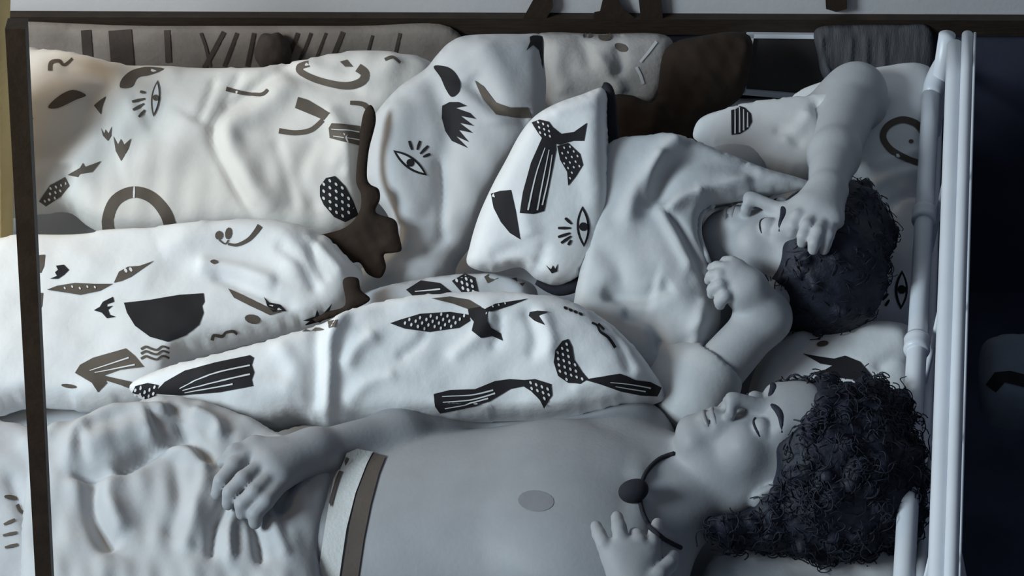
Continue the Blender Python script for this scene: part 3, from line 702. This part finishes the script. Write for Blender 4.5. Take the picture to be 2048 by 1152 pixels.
# =================================================================== MIDDLE SLEEPER
def person2():
    lo = np.array([P(1180, 500, .1)[0], P(1400, 930, .25)[1], BED - .0]); hi = np.array([P(1800, 300, .2)[0], P(1600, 90, .1)[1] + .02, BED + .50])
    B = Body(lo, hi, .0032)
    B.ellip(P(1270, 545, .09), (.16, .165, .085), k=.05); B.ellip(P(1370, 545, .10), (.06, .18, .07), k=.05)
    H = Head(P(1582, 522, .185), (.84, .10, .50), (-.30, .86, .40), 0.97)
    B.cone(P(1390, 520, .13), H.w(0, -.03, -.06), .058, .054, .04)
    H.build(B)
    # far arm: elbow raised, forearm to the brow
    s, e, w_ = P(1390, 385, .12), P(1706, 205, .17), P(1654, 385, .27)
    B.cone(s, e, .050, .046, .02)
    e2 = P(1716, 172, .19)
    B.ellip(P(1706, 190, .18), (.050, .046, .042), k=.03)
    B.cone(e2, e, .034, .046, .03)
    B.cone(P(1700, 210, .185), P(1668, 310, .24), .046, .038, .02); B.cone(P(1668, 310, .24), w_, .038, .029, .02)
    B.cone(w_, P(1636, 425, .285), .027, .023, .015); B.cone(w_, P(1614, 410, .28), .022, .018, .015); B.cone(w_, P(1664, 440, .285), .022, .018, .015)
    for ch in ([(1616, 412, .28), (1596, 432, .29), (1586, 452, .283), (1584, 466, .272)], [(1630, 428, .285), (1614, 452, .295), (1606, 472, .288), (1604, 486, .276)], [(1648, 438, .285), (1636, 464, .295), (1628, 486, .288), (1626, 500, .276)], [(1664, 445, .282), (1656, 470, .288), (1650, 488, .28), (1648, 500, .27)], [(1624, 400, .275), (1596, 405, .278), (1580, 415, .272), (1574, 425, .265)]):
        B.chain([P(*c) for c in ch], [.0108, .0100, .0093, .0080], .0025)
    # near arm: elbow towards the camera, hand under the chin
    s, e, w_ = P(1392, 790, .13), P(1530, 636, .18), P(1494, 578, .225)
    B.cone(s, e, .041, .035, .03); B.cone(e, w_, .036, .028, .02)
    B.cone(w_, P(1462, 560, .235), .027, .023, .015); B.cone(w_, P(1470, 545, .24), .024, .019, .015); B.cone(w_, P(1478, 590, .225), .020, .017, .015)
    for ch in ([(1476, 548, .242), (1450, 538, .25), (1434, 534, .245), (1424, 536, .235)], [(1466, 558, .24), (1440, 550, .248), (1424, 552, .242), (1418, 560, .23)], [(1462, 572, .235), (1440, 570, .243), (1426, 578, .235), (1424, 588, .224)], [(1466, 588, .228), (1450, 592, .234), (1440, 602, .226), (1440, 610, .216)], [(1490, 550, .24), (1478, 532, .248), (1464, 524, .25), (1450, 522, .246)]):
        B.chain([P(*c) for c in ch], [.0106, .0098, .0092, .0080], .0025)
    body = B.mesh('person', SKIN2)
    tag(body, 'sleeper in a pale shirt with short dark hair and one arm bent over the brow', 'person')
    H.face_parts(body)
    return B, H, body
B2, H2, per2 = person2()
face2 = [((0, .115, -.035), (.070, .090, .112)), ((.07, .07, -.06), (.045, .075, .085)), ((-.07, .07, -.06), (.045, .075, .085)), ((0, .05, -.13), (.12, .09, .05))]
ex2 = [(P(1676, 455, .20), .075), (P(1690, 478, .17), .070), (P(1640, 530, .17), .06), (P(1590, 560, .16), .036), (P(1722, 465, .14), .05)]
hl = np.array([P(1480, 500, .1)[0], P(1600, 700, .32)[1], BED + .02]); hh = np.array([P(1830, 500, .1)[0], P(1600, 330, .1)[1] + .05, BED + .42])
HB2 = hair_shell(H2, .012, ex2, 'hair', HAIR, .0045, hl, hh, face2, 120, 41, (.006, .010))
hair2 = HB2.mesh('hair', HAIR, per2)
curls('hair_strands', HB2, 900, hair2, 42, rad=(.001, .003), turns=(.8, 1.2), length=(.02, .04), thick=.0008, avoid=face2, H=H2)
shirt = puff('shirt', [(1226, 280), (1290, 272), (1340, 268), (1390, 282), (1450, 304), (1530, 336), (1600, 356), (1628, 372), (1560, 388), (1480, 402), (1420, 412), (1400, 440), (1402, 480), (1420, 520), (1428, 560), (1440, 600), (1440, 650), (1428, 700), (1404, 740), (1384, 786), (1345, 800), (1285, 760), (1210, 690), (1150, 640), (1150, 590), (1160, 540), (1180, 420), (1196, 320)],
              (1300, 660, .15), 32, .045, .08, SHIRT, per2, ridges=[
    ([(1250, 470), (1270, 400), (1330, 320), (1360, 290)], .016, 20), ([(1300, 440), (1330, 360), (1400, 330), (1520, 350)], -.018, 26), ([(1290, 420), (1300, 370), (1320, 320)], .010, 12), ([(1320, 430), (1360, 480), (1400, 560), (1440, 640)], -.008, 9), ([(1310, 420), (1340, 480), (1380, 560)], .010, 12),
    ([(1400, 400), (1360, 415), (1330, 440)], .012, 12), ([(1500, 370), (1430, 390), (1390, 400)], .010, 12), ([(1300, 600), (1360, 620), (1400, 680)], .018, 36), ([(1200, 600), (1290, 610), (1340, 590)], -.014, 16), ([(1240, 640), (1300, 660), (1320, 720)], -.012, 14), ([(1410, 610), (1390, 680), (1375, 750)], .010, 14), ([(1440, 620), (1410, 700), (1390, 760)], -.010, 10), ([(1240, 560), (1320, 540), (1380, 560)], .006, 26), ([(1180, 480), (1240, 560), (1220, 620)], -.008, 24)],
              noise=.006, seed=51, step=7, k=4)
# sleeve round the near upper arm
SB = Body(np.array([P(1280, 800, .1)[0], P(1400, 960, .25)[1], BED + .02]), np.array([P(1520, 700, .2)[0], P(1400, 640, .05)[1], BED + .32]), .004)
sa, sb = P(1388, 794, .126), P(1420, 756, .142)
SB.cone(P(1330, 700, .11), sa, .060, .050, .03); SB.cone(sa, sb, .049, .047, .03)
u_ = (sb - sa) / np.linalg.norm(sb - sa)
SB.cone(sb + u_ * .040, sb + u_ * .14, .040, .040, .004, 'sub')
SB.mesh('sleeve', SHIRT, shirt)
# collar rim
cl = catmull([(1428, 410), (1404, 430), (1400, 470), (1414, 512), (1428, 548)], False, 5)
tube('collar', [on_body(BVH[shirt.name], x - 3, y, .001) for x, y in cl], .0045, SHIRT, shirt, seg=8)

# =================================================================== BEHIND THE BED
th_ = puff('throw', [(-120, 52), (300, 52), (700, 52), (900, 54), (920, 150), (700, 190), (300, 200), (-120, 190)], hy(400, 110, Y_WALL - .03), 86, .012, .01, TAUPE, noise=.006, seed=61, step=12, k=6)
tag(th_, 'brown-grey throw hanging along the far wall behind the ivory duvet', 'throw')
for ln, wd in ([[(172, 60), (176, 116)], 20], [[(240, 60), (246, 140)], 46], [[(334, 60), (337, 124)], 12], [[(402, 66), (412, 95), (420, 132)], 6], [[(448, 64), (428, 100), (408, 135)], 9], [[(474, 66), (448, 132)], 7], [[(596, 66), (572, 128)], 8], [[(622, 66), (598, 126)], 6], [[(652, 66), (630, 120)], 5], [[(686, 64), (664, 116)], 9], [[(745, 70), (735, 105)], 5], [[(800, 66), (790, 108)], 6], [[(508, 66), (494, 132)], 8]):
    decal('stripe', band(ln, wd, wd), th_, TAUPE_D, .002, 10)
bush = Body(PY(546, 106, Y_WALL - .055) - .08, PY(546, 106, Y_WALL - .055) + .09, .004)
r_ = np.random.default_rng(5); bc = PY(546, 104, Y_WALL - .055)
for _ in range(60):
    q = r_.normal(size=3); q /= np.linalg.norm(q); bush.ellip(bc + q * .024 * np.array([1, .8, 1.2]), (.008, .008, .012), k=.006)
bush.ellip(bc, (.027, .022, .032), k=.01)
tag(bush.mesh('tassel', TAUPE_D), 'dark fuzzy tassel hanging against the brown-grey throw', 'tassel')
bag = puff('fabric_bag', [(1070, 70), (1200, 68), (1330, 70), (1345, 120), (1325, 200), (1260, 260), (1180, 250), (1100, 220), (1080, 140)], (1200, 240, .02), 52, .05, .03, BAGM, ridges=[([(1190, 110), (1220, 150), (1240, 190)], .012, 12), ([(1120, 80), (1110, 140), (1130, 190)], .010, 20), ([(1230, 90), (1240, 130), (1220, 160)], -.010, 12), ([(1150, 70), (1170, 100), (1180, 140)], -.008, 12)], noise=.008, seed=71, step=8)
tag(bag, 'pale crumpled fabric bag behind the cushions at the top', 'bag')
multi_decal('strap', [band([(1312, 84), (1296, 105), (1280, 124)], 6, 5), band([(1272, 134), (1280, 150), (1286, 168)], 6, 6)], bag, PRINT_WHITE, .002, bag)
multi_decal('bag_print', [ell(1210, 74, 14, 9), ell(1242, 95, 14, 8, 20), ell(1175, 72, 10, 5)], bag, PRINT_SOFT, .0014, bag)
dk = puff('dark_blanket', [(1222, 200), (1260, 190), (1310, 200), (1330, 100), (1400, 72), (1500, 72), (1490, 180), (1440, 225), (1400, 240), (1392, 300), (1330, 300), (1240, 300)], (1340, 290, .03), 45, .04, .03, BROWN, ridges=[([(1380, 150), (1420, 170), (1450, 190)], .010, 14), ([(1300, 180), (1310, 230), (1300, 270)], .010, 14)], noise=.008, scales=(40, 90), seed=72, step=8)
tag(dk, 'dark brown blanket heaped between the fabric bag and the picture frame', 'blanket')
# leaning framed dark panel
fr = empty('picture_frame'); tag(fr, 'dark picture in a thin white frame leaning at the back of the bed', 'picture frame')
yf = Y_WALL - .05
fa, fb = PY(1482, 187, yf), PY(1512, 40, yf)
ft = math.tan(math.radians(8))
def frame_pt(px, py, off=0.0): 
    n_ = np.array([0, -math.cos(math.radians(14)), math.sin(math.radians(14))]); return hit(px, py, np.array([0, yf, fa[2]]), n_) + n_ * off
def slab(name, quad, thick, off, material, parent):
    V = [frame_pt(*q, off) for q in quad] + [frame_pt(*q, off - thick) for q in quad]
    return mesh_obj(name, V, [(0, 1, 2, 3), (7, 6, 5, 4), (0, 4, 5, 1), (1, 5, 6, 2), (2, 6, 7, 3), (3, 7, 4, 0)], material, parent, smooth=False, flip=True)
slab('panel', [(1486, 182), (1506, 70), (1846, 74), (1830, 215)], .008, 0, MIRROR, fr)
slab('frame_side', [(1472, 186), (1490, 184), (1508, 66), (1494, 66)], .016, .006, METAL, fr)
slab('frame_side', [(1472, 186), (1476, 176), (1832, 206), (1832, 218)], .016, .006, METAL, fr)
slab('frame_side', [(1830, 210), (1842, 212), (1858, 74), (1846, 74)], .016, .006, METAL, fr)
slab('frame_side', [(1496, 74), (1496, 66), (1858, 70), (1858, 78)], .016, .006, METAL, fr)
gc = puff('sheer_curtain', [(1632, 58), (1700, 50), (1800, 50), (1860, 56), (1862, 140), (1790, 165), (1700, 175), (1650, 160), (1635, 110)], (1750, 165, .05), 60, .012, .01, mat('sheer_dark', (0.10, 0.10, 0.11), var=0.5, scale=20, stretch=(6, 1, 1), bump=0.4), ridges=[([(1640, 70), (1642, 110), (1660, 155)], .010, 5), ([(1700, 70), (1696, 150)], .006, 5), ([(1730, 70), (1728, 150)], .006, 5), ([(1765, 70), (1765, 150)], .005, 5)], seed=73, step=6)
tag(gc, 'dark sheer cloth hanging over the picture above the raised elbow', 'curtain')
# pieces above the top screen border
for i, (o_, lb) in enumerate((([(1044, 40), (1066, 0), (1074, -14), (1104, -14), (1106, 14), (1092, 38)], 'dark tapered shape on the pale wall above the rail'),
               ([(1188, 24), (1200, 22), (1208, -12), (1232, -12), (1246, 18), (1268, 34), (1268, 42), (1190, 42)], 'dark hook-shaped piece on the pale wall above the rail'),
               ([(1276, -14), (1322, -14), (1326, 42), (1282, 42)], 'dark upright panel on the pale wall above the top screen border'),
               ([(1650, -16), (1694, -16), (1694, 18), (1672, 24), (1652, 18)], 'small dark bracket on the pale wall at upper right'))):
    nz = np.array([0, -1.0, 0]); po = resample(o_, 12); pts, tri, o2 = fill(o_, 12)
    V = [PY(x, y, Y_WALL - .016) for x, y in o2]; n0 = len(V); V += [PY(x, y, Y_WALL - .001) for x, y in o2]
    F = [tuple(range(n0)), tuple(range(2 * n0 - 1, n0 - 1, -1))] + [(j, j + n0, (j + 1) % n0 + n0, (j + 1) % n0) for j in range(n0)]
    tag(mesh_obj('wall_ornament', V, F, BROWN, smooth=False), lb, 'ornament', 'wall ornaments')
ct = puff('curtain', [(-160, -40), (-60, -40), (14, -40), (20, 60), (24, 250), (26, 480), (10, 520), (-80, 520), (-160, 500)], (-60, 500, .05), 76, .02, .02, GOLD, ridges=[([(0, -30), (4, 200), (6, 500)], .012, 8, 1), ([(-30, -30), (-28, 200), (-26, 500)], .012, 8, 1)], seed=74, step=9, k=6)  # yellow glow at this edge built as a golden panel
tag(ct, 'golden strip built as the yellow glow at the upper left edge', 'curtain')
# mirrored backdrop image built as a dim cushion beyond the headboard
dcx = puff('cushion', [(1965, 690), (2050, 670), (2140, 690), (2150, 790), (2080, 830), (1975, 810)], (2050, 830, -.20), 20, .04, .12, mat('slate_backdrop', (0.26, 0.29, 0.33), bump=0.3), noise=.004, seed=75, step=9)
tag(dcx, 'dim slate cushion built as the mirrored backdrop with a dark wing print beyond the headboard', 'cushion')
decal('wing_print', [(1972, 770), (1990, 745), (2020, 742), (2060, 752), (2120, 748), (2120, 775), (2050, 775), (2010, 765), (1992, 785)], dcx)

# =================================================================== PRINTS ON THE COVERS
D = decal; S_ = PRINT_SOFT
D('ring_print', band([(218, 468), (216, 435), (232, 400), (268, 384), (305, 396), (332, 428), (344, 468)], 22, 24), dA, S_)
D('ring_gap', stroke((269, 373), (268, 396), 4), dA, PRINT_WHITE, .002)
eye_print(dA, 311, 197, 74, 18, 97, [((291, 186), (280, 184)), ((290, 198), (264, 204)), ((288, 208), (266, 220)), ((290, 220), (277, 234))], S_)
D('crown_print', [(203, 257), (209, 268), (212, 259), (217, 268), (224, 253), (222, 272), (216, 282), (206, 272)], dA, S_)
D('crown_print', [(227, 272), (236, 290), (242, 278), (248, 290), (262, 277), (256, 298), (243, 322), (232, 302)], dA, S_)
D('leaf_and_shade_print', [(213, 193), (202, 200), (188, 211), (203, 229), (205, 215)], dA, S_)
D('crescent_print', [(241, 176), (244, 158), (262, 142), (290, 135), (328, 138), (300, 150), (275, 156), (264, 174)], dA, S_, curve=True)
D('blob_print', [(96, 214), (118, 192), (146, 180), (172, 190), (150, 200), (116, 216)], dA, S_, curve=True)
D('hook_print', band([(100, 142), (102, 126), (118, 122), (128, 130), (145, 117)], 9, 5), dA, S_)
D('dash_print', [(44, 230), (60, 230), (68, 238), (50, 238)], dA, S_)
D('ring_print', band([(618, 128), (600, 134), (604, 146), (640, 162), (690, 172), (722, 164), (730, 148), (716, 136)], 12, 18), dA, S_)
D('leaf_and_shade_print', [(680, 124), (694, 120), (706, 134), (690, 134)], dA, S_)
D('comma_print', band([(770, 120), (785, 115), (800, 126)], 6, 5), dA, S_)
D('twig_print', [(136, 350), (160, 336), (166, 326), (170, 334), (202, 322), (184, 344), (160, 348), (156, 354)], dA, S_)
pl = [(78, 402), (100, 370), (130, 354), (140, 372), (122, 392), (92, 412)]; dotted(dA, 'dotted_print', pl, dot_grid(pl, 12, 9, 40), S_, 2.6)
pl = [(640, 392), (640, 372), (652, 356), (670, 352), (690, 372), (706, 402), (716, 430), (690, 444), (668, 434), (648, 410)]; dotted(dA, 'dotted_print', pl, dot_grid(pl, 14, 12, 30), PRINT, 3.2)
D('feather_print', [(596, 194), (616, 200), (660, 226), (648, 240), (590, 216)], dA, S_)
D('feather_print', band([(558, 262), (590, 266), (622, 260), (646, 240)], 11, 9), dA, S_)
lined(dA, 'feather_print', [(658, 256), (664, 246), (720, 252), (724, 292), (690, 284), (660, 276)], [[(664, 258), (718, 264)], [(668, 272), (720, 280)]], S_, 2.5)
D('curve_print', band([(700, 206), (728, 210), (742, 232), (740, 260)], 8, 14), dA, S_)
D('smudge_print', band([(452, 178), (476, 184), (520, 190), (536, 180)], 9, 6), dA, S_)
# cushion D
eye_print(dD, 820, 326, 84, 24, 37, [((824, 300), (818, 282)), ((834, 300), (840, 282)), ((840, 308), (856, 292)), ((846, 314), (860, 308))])
D('fan_print', [(884, 212), (900, 204), (918, 204), (934, 212), (912, 216), (940, 226), (952, 238), (922, 232), (948, 252), (920, 246), (946, 266), (918, 260), (938, 284), (912, 272), (936, 296), (904, 282), (890, 262), (883, 236)], dD)
D('berry_print', [(868, 134), (890, 132), (908, 142), (920, 164), (918, 184), (904, 194), (892, 178), (882, 156)], dD, curve=True)
D('twig_print', band([(852, 128), (862, 104), (880, 92), (916, 72)], 7, 6), dD)
D('berry_print', ell(868, 98, 12, 9, -30, 12), dD)
D('leaf_and_shade_print', [(950, 160), (968, 172), (992, 204), (1020, 214), (1056, 214), (1064, 236), (1030, 236), (992, 230), (966, 200)], dD, S_)  # dark shade near the crease painted with the print ink
D('twig_print', [(1058, 66), (1084, 64), (1086, 140), (1078, 100), (1066, 90), (1052, 102), (1060, 84)], dD)
# cushion E
pl = [(1064, 246), (1080, 240), (1098, 244), (1110, 262), (1104, 278), (1088, 282), (1076, 266)]; dotted(dE, 'bird_head_print', pl, dot_grid(pl, 10, 9, 20), PRINT, 2.4)
D('bird_wing_print', [(1102, 252), (1122, 268), (1148, 264), (1174, 246), (1168, 282), (1146, 282), (1118, 290), (1104, 286)], dE)
lined(dE, 'bird_tail_print', [(1084, 276), (1110, 276), (1112, 300), (1098, 372), (1088, 422), (1066, 428), (1040, 426), (1046, 384), (1062, 326)], [[(1090, 296), (1072, 350), (1056, 420)], [(1098, 300), (1086, 360), (1074, 420)], [(1104, 310), (1096, 360), (1084, 410)]])
pl = [(1114, 292), (1136, 286), (1160, 308), (1166, 330), (1152, 352), (1136, 372), (1134, 344), (1120, 320)]; dotted(dE, 'bird_wing_print', pl, dot_grid(pl, 12, 10, 50), PRINT, 2.2)
D('quarter_print', [(983, 388), (1002, 382), (1022, 380), (1032, 424), (1041, 478), (1020, 466), (1002, 444), (988, 416)], dE)
eye_print(dE, 1166, 453, 82, 26, 88, [((1143, 448), (1130, 436)), ((1141, 456), (1116, 456)), ((1140, 466), (1116, 474)), ((1142, 472), (1122, 486)), ((1142, 480), (1136, 490))])
D('crown_print', [(1092, 530), (1102, 538), (1106, 530), (1110, 538), (1116, 526), (1114, 542), (1104, 546)], dE)
# fold F
lined(dF, 'feather_print', [(812, 580), (842, 562), (880, 566), (906, 588), (860, 600), (830, 596)], [[(830, 584), (880, 580)]])
pl = [(904, 562), (930, 548), (950, 556), (958, 590), (930, 592)]; dotted(dF, 'dotted_print', pl, dot_grid(pl, 11, 9, 20))
D('arc_print', band([(972, 560), (1000, 548), (1030, 552), (1050, 566)], 14, 18), dF, S_)
# duvet B
D('half_circle_print', [(248, 606), (300, 600), (360, 590), (407, 587), (409, 604), (404, 612), (407, 626), (398, 650), (372, 670), (336, 684), (300, 674), (270, 652), (254, 626)], dB)
D('crown_print', [(188, 621), (200, 614), (206, 604), (226, 594), (228, 604), (214, 609), (214, 614), (226, 612), (216, 620), (220, 630), (232, 634), (214, 637), (204, 626)], dB)
D('crown_print', [(100, 558), (114, 552), (110, 545), (116, 540), (112, 532), (128, 530), (138, 540), (128, 550), (116, 558)], dB)
dotted(dB, 'leaf_and_shade_print', [(94, 580), (114, 572), (150, 566), (190, 568), (226, 568), (200, 582), (160, 590), (120, 584)], [(130, 577), (145, 574), (160, 577), (175, 574), (190, 575)], S_, 2.4)
dotted(dB, 'pointed_leaf_print', [(228, 566), (238, 544), (256, 534), (280, 532), (308, 522), (282, 540), (262, 554), (244, 562)], [(252, 542), (262, 540)], S_, 4)
D('half_circle_print', [(58, 512), (90, 510), (88, 532), (82, 546), (60, 548)], dB, S_)
D('leaf_and_shade_print', [(62, 588), (86, 586), (84, 612), (74, 630), (62, 628)], dB, S_)
D('dot_print', ell(428, 524, 8, 4, 5, 8), dB, S_)
D('twig_print', band([(456, 488), (474, 490), (496, 480), (510, 466), (520, 452)], 5, 11), dB, S_)
D('berry_print', ell(438, 471, 8, 9, 20, 10), dB, S_); D('berry_print', ell(457, 467, 7, 12, 10, 10), dB, S_); D('stem_print', band([(438, 480), (450, 488), (457, 480)], 3, 3), dB, S_)
D('feather_print', [(456, 578), (480, 588), (530, 612), (562, 624), (540, 630), (500, 612), (468, 596)], dB, S_)
D('bird_print', [(528, 594), (538, 606), (560, 610), (572, 622), (546, 624), (534, 612)], dB)
D('drop_print', ell(505, 638, 16, 9, 10, 12), dB, S_)
D('loop_print', band([(424, 680), (428, 670), (444, 672), (452, 664), (466, 662), (474, 668)], 7, 5), dB, S_)
for yy in (697, 706, 716): D('wave_print', band([(282, yy + 2), (292, yy - 3), (303, yy + 1), (314, yy + 3), (325, yy - 4), (338, yy)], 5, 4), dB, S_)
lined(dB, 'wing_print', [(150, 746), (160, 730), (186, 716), (252, 697), (270, 712), (288, 734), (240, 740), (206, 752), (214, 766), (196, 784), (184, 766)], [[(180, 742), (258, 716)], [(190, 746), (270, 730)]], S_, 3)
D('beak_print', band([(205, 755), (240, 764), (262, 770)], 8, 14), dB, S_)
D('dash_print', ell(138, 772, 16, 4, 8, 10), dB, S_)
D('crown_print', [(606, 640), (630, 632), (634, 618), (640, 634), (664, 606), (654, 634), (640, 644)], dB)
# duvet C
pl = [(246, 788), (262, 768), (290, 764), (314, 770), (304, 792), (280, 796)]
tgt = dC
lined(dC, 'tail_print', [(308, 786), (330, 764), (370, 742), (430, 726), (500, 711), (508, 716), (503, 730), (508, 745), (503, 760), (506, 772), (440, 784), (360, 790)], [[(360, 776), (420, 750), (500, 732)], [(366, 780), (430, 764), (500, 750)], [(370, 784), (430, 774), (466, 768)]])
dotted(dC, 'bird_head_print', [(262, 792), (272, 772), (296, 766), (318, 770), (310, 794), (285, 800)], dot_grid([(262, 792), (272, 772), (296, 766), (318, 770), (310, 794), (285, 800)], 12, 9, 100), PRINT, 3, 110)
D('wing_print', [(604, 664), (636, 646), (676, 640), (668, 654), (640, 662)], dC, S_)
pl = [(780, 647), (800, 640), (840, 628), (900, 624), (938, 630), (940, 642), (918, 656), (860, 664), (810, 658)]; dotted(dC, 'bird_wing_print', pl, dot_grid(pl, 13, 9, 15), PRINT, 3, 100)
D('bird_body_print', [(936, 618), (960, 614), (976, 622), (974, 642), (982, 656), (1002, 668), (1006, 682), (984, 672), (962, 676), (944, 662), (948, 644), (938, 632)], dC)
D('bird_wing_print', [(862, 597), (900, 594), (938, 600), (962, 614), (940, 620), (906, 608)], dC, S_)
pl = [(968, 620), (990, 608), (1056, 598), (1020, 612), (980, 624)]; dotted(dC, 'bird_wing_print', pl, [(985, 614), (997, 611), (1010, 608)], PRINT, 2)
D('moon_print', [(1058, 632), (1060, 624), (1076, 622), (1096, 624), (1078, 632), (1090, 650), (1070, 642)], dC)
for q in range(4): D('mark_print', ell(1131 + q * 10, 617 + q * 4, 5, 3, 30, 8), dC)
D('mark_print', band([(1183, 646), (1194, 652), (1200, 664), (1216, 676), (1230, 696)], 4, 6), dC); D('mark_print', band([(1196, 648), (1208, 660)], 4, 4), dC)
pl = [(1107, 724), (1110, 700), (1124, 682), (1136, 678), (1144, 694), (1148, 720), (1164, 744), (1176, 758), (1160, 768), (1136, 766), (1116, 752)]; dotted(dC, 'bird_wing_print', pl, dot_grid(pl, 12, 11, 20), PRINT, 3)
lined(dC, 'tail_print', [(1168, 760), (1200, 754), (1240, 748), (1270, 760), (1300, 764), (1322, 776), (1314, 792), (1280, 790), (1240, 782), (1200, 768)], [[(1220, 764), (1260, 768), (1300, 776)], [(1230, 772), (1260, 777), (1290, 782)]], PRINT, 2.6)
lined(dC, 'tail_print', [(867, 788), (900, 780), (950, 778), (990, 762), (1020, 758), (1052, 760), (1050, 772), (1020, 778), (980, 802), (950, 812), (900, 822), (880, 826), (870, 812)], [[(884, 794), (940, 790), (986, 780)], [(886, 804), (940, 800), (990, 786)], [(890, 815), (940, 806), (976, 796)]])
pl = [(1048, 760), (1070, 758), (1102, 768), (1104, 790), (1088, 816), (1080, 800), (1062, 782), (1046, 772)]; dotted(dC, 'bird_wing_print', pl, dot_grid(pl, 12, 10, 20), PRINT, 3)
# pillows
D('ring_print', band([(1848, 330), (1815, 318), (1782, 300), (1766, 275), (1776, 252), (1804, 240), (1832, 248), (1846, 266)], 12, 14), pil_a, S_)
D('dot_print', ell(1822, 283, 5, 4, 0, 8), pil_a, S_)
eye_print(pil_a, 1802, 580, 78, 26, 92, [((1776, 588), (1764, 600)), ((1772, 580), (1748, 598)), ((1778, 600), (1770, 612))])
D('crown_print', [(1706, 656), (1714, 662), (1720, 656), (1724, 662), (1732, 654), (1728, 668), (1712, 668)], pil_a, S_)
lined(pil_b, 'half_circle_print', [(1462, 213), (1474, 211), (1490, 216), (1502, 228), (1504, 244), (1496, 258), (1480, 268), (1463, 270)], [[(1470, 216), (1470, 268)], [(1479, 216), (1479, 266)], [(1487, 220), (1487, 262)], [(1495, 226), (1495, 256)]], PRINT, 3.4)
D('wing_print', [(1606, 708), (1640, 714), (1668, 718), (1690, 712), (1720, 724), (1742, 750), (1760, 790), (1776, 830), (1760, 826), (1740, 790), (1716, 762), (1690, 758), (1652, 754), (1618, 748), (1650, 740), (1664, 732), (1640, 728)], pil_c)
D('dot_print', ell(1645, 688, 12, 6, -10, 10), pil_c, S_)
D('crown_print', [(1690, 1100), (1712, 1108), (1730, 1098), (1744, 1104), (1724, 1122), (1700, 1120)], pil_d)
multi_decal('lash_print', [stroke((8, 1050), (30, 1040), 7), stroke((6, 1072), (34, 1066), 7), stroke((10, 1096), (36, 1090), 7), ell(22, 996, 14, 5, 10, 10), band([(34, 1010), (42, 1024), (60, 1030), (74, 1020)], 8, 6)], ps, S_, .0014, ps)
# the scene file is complete
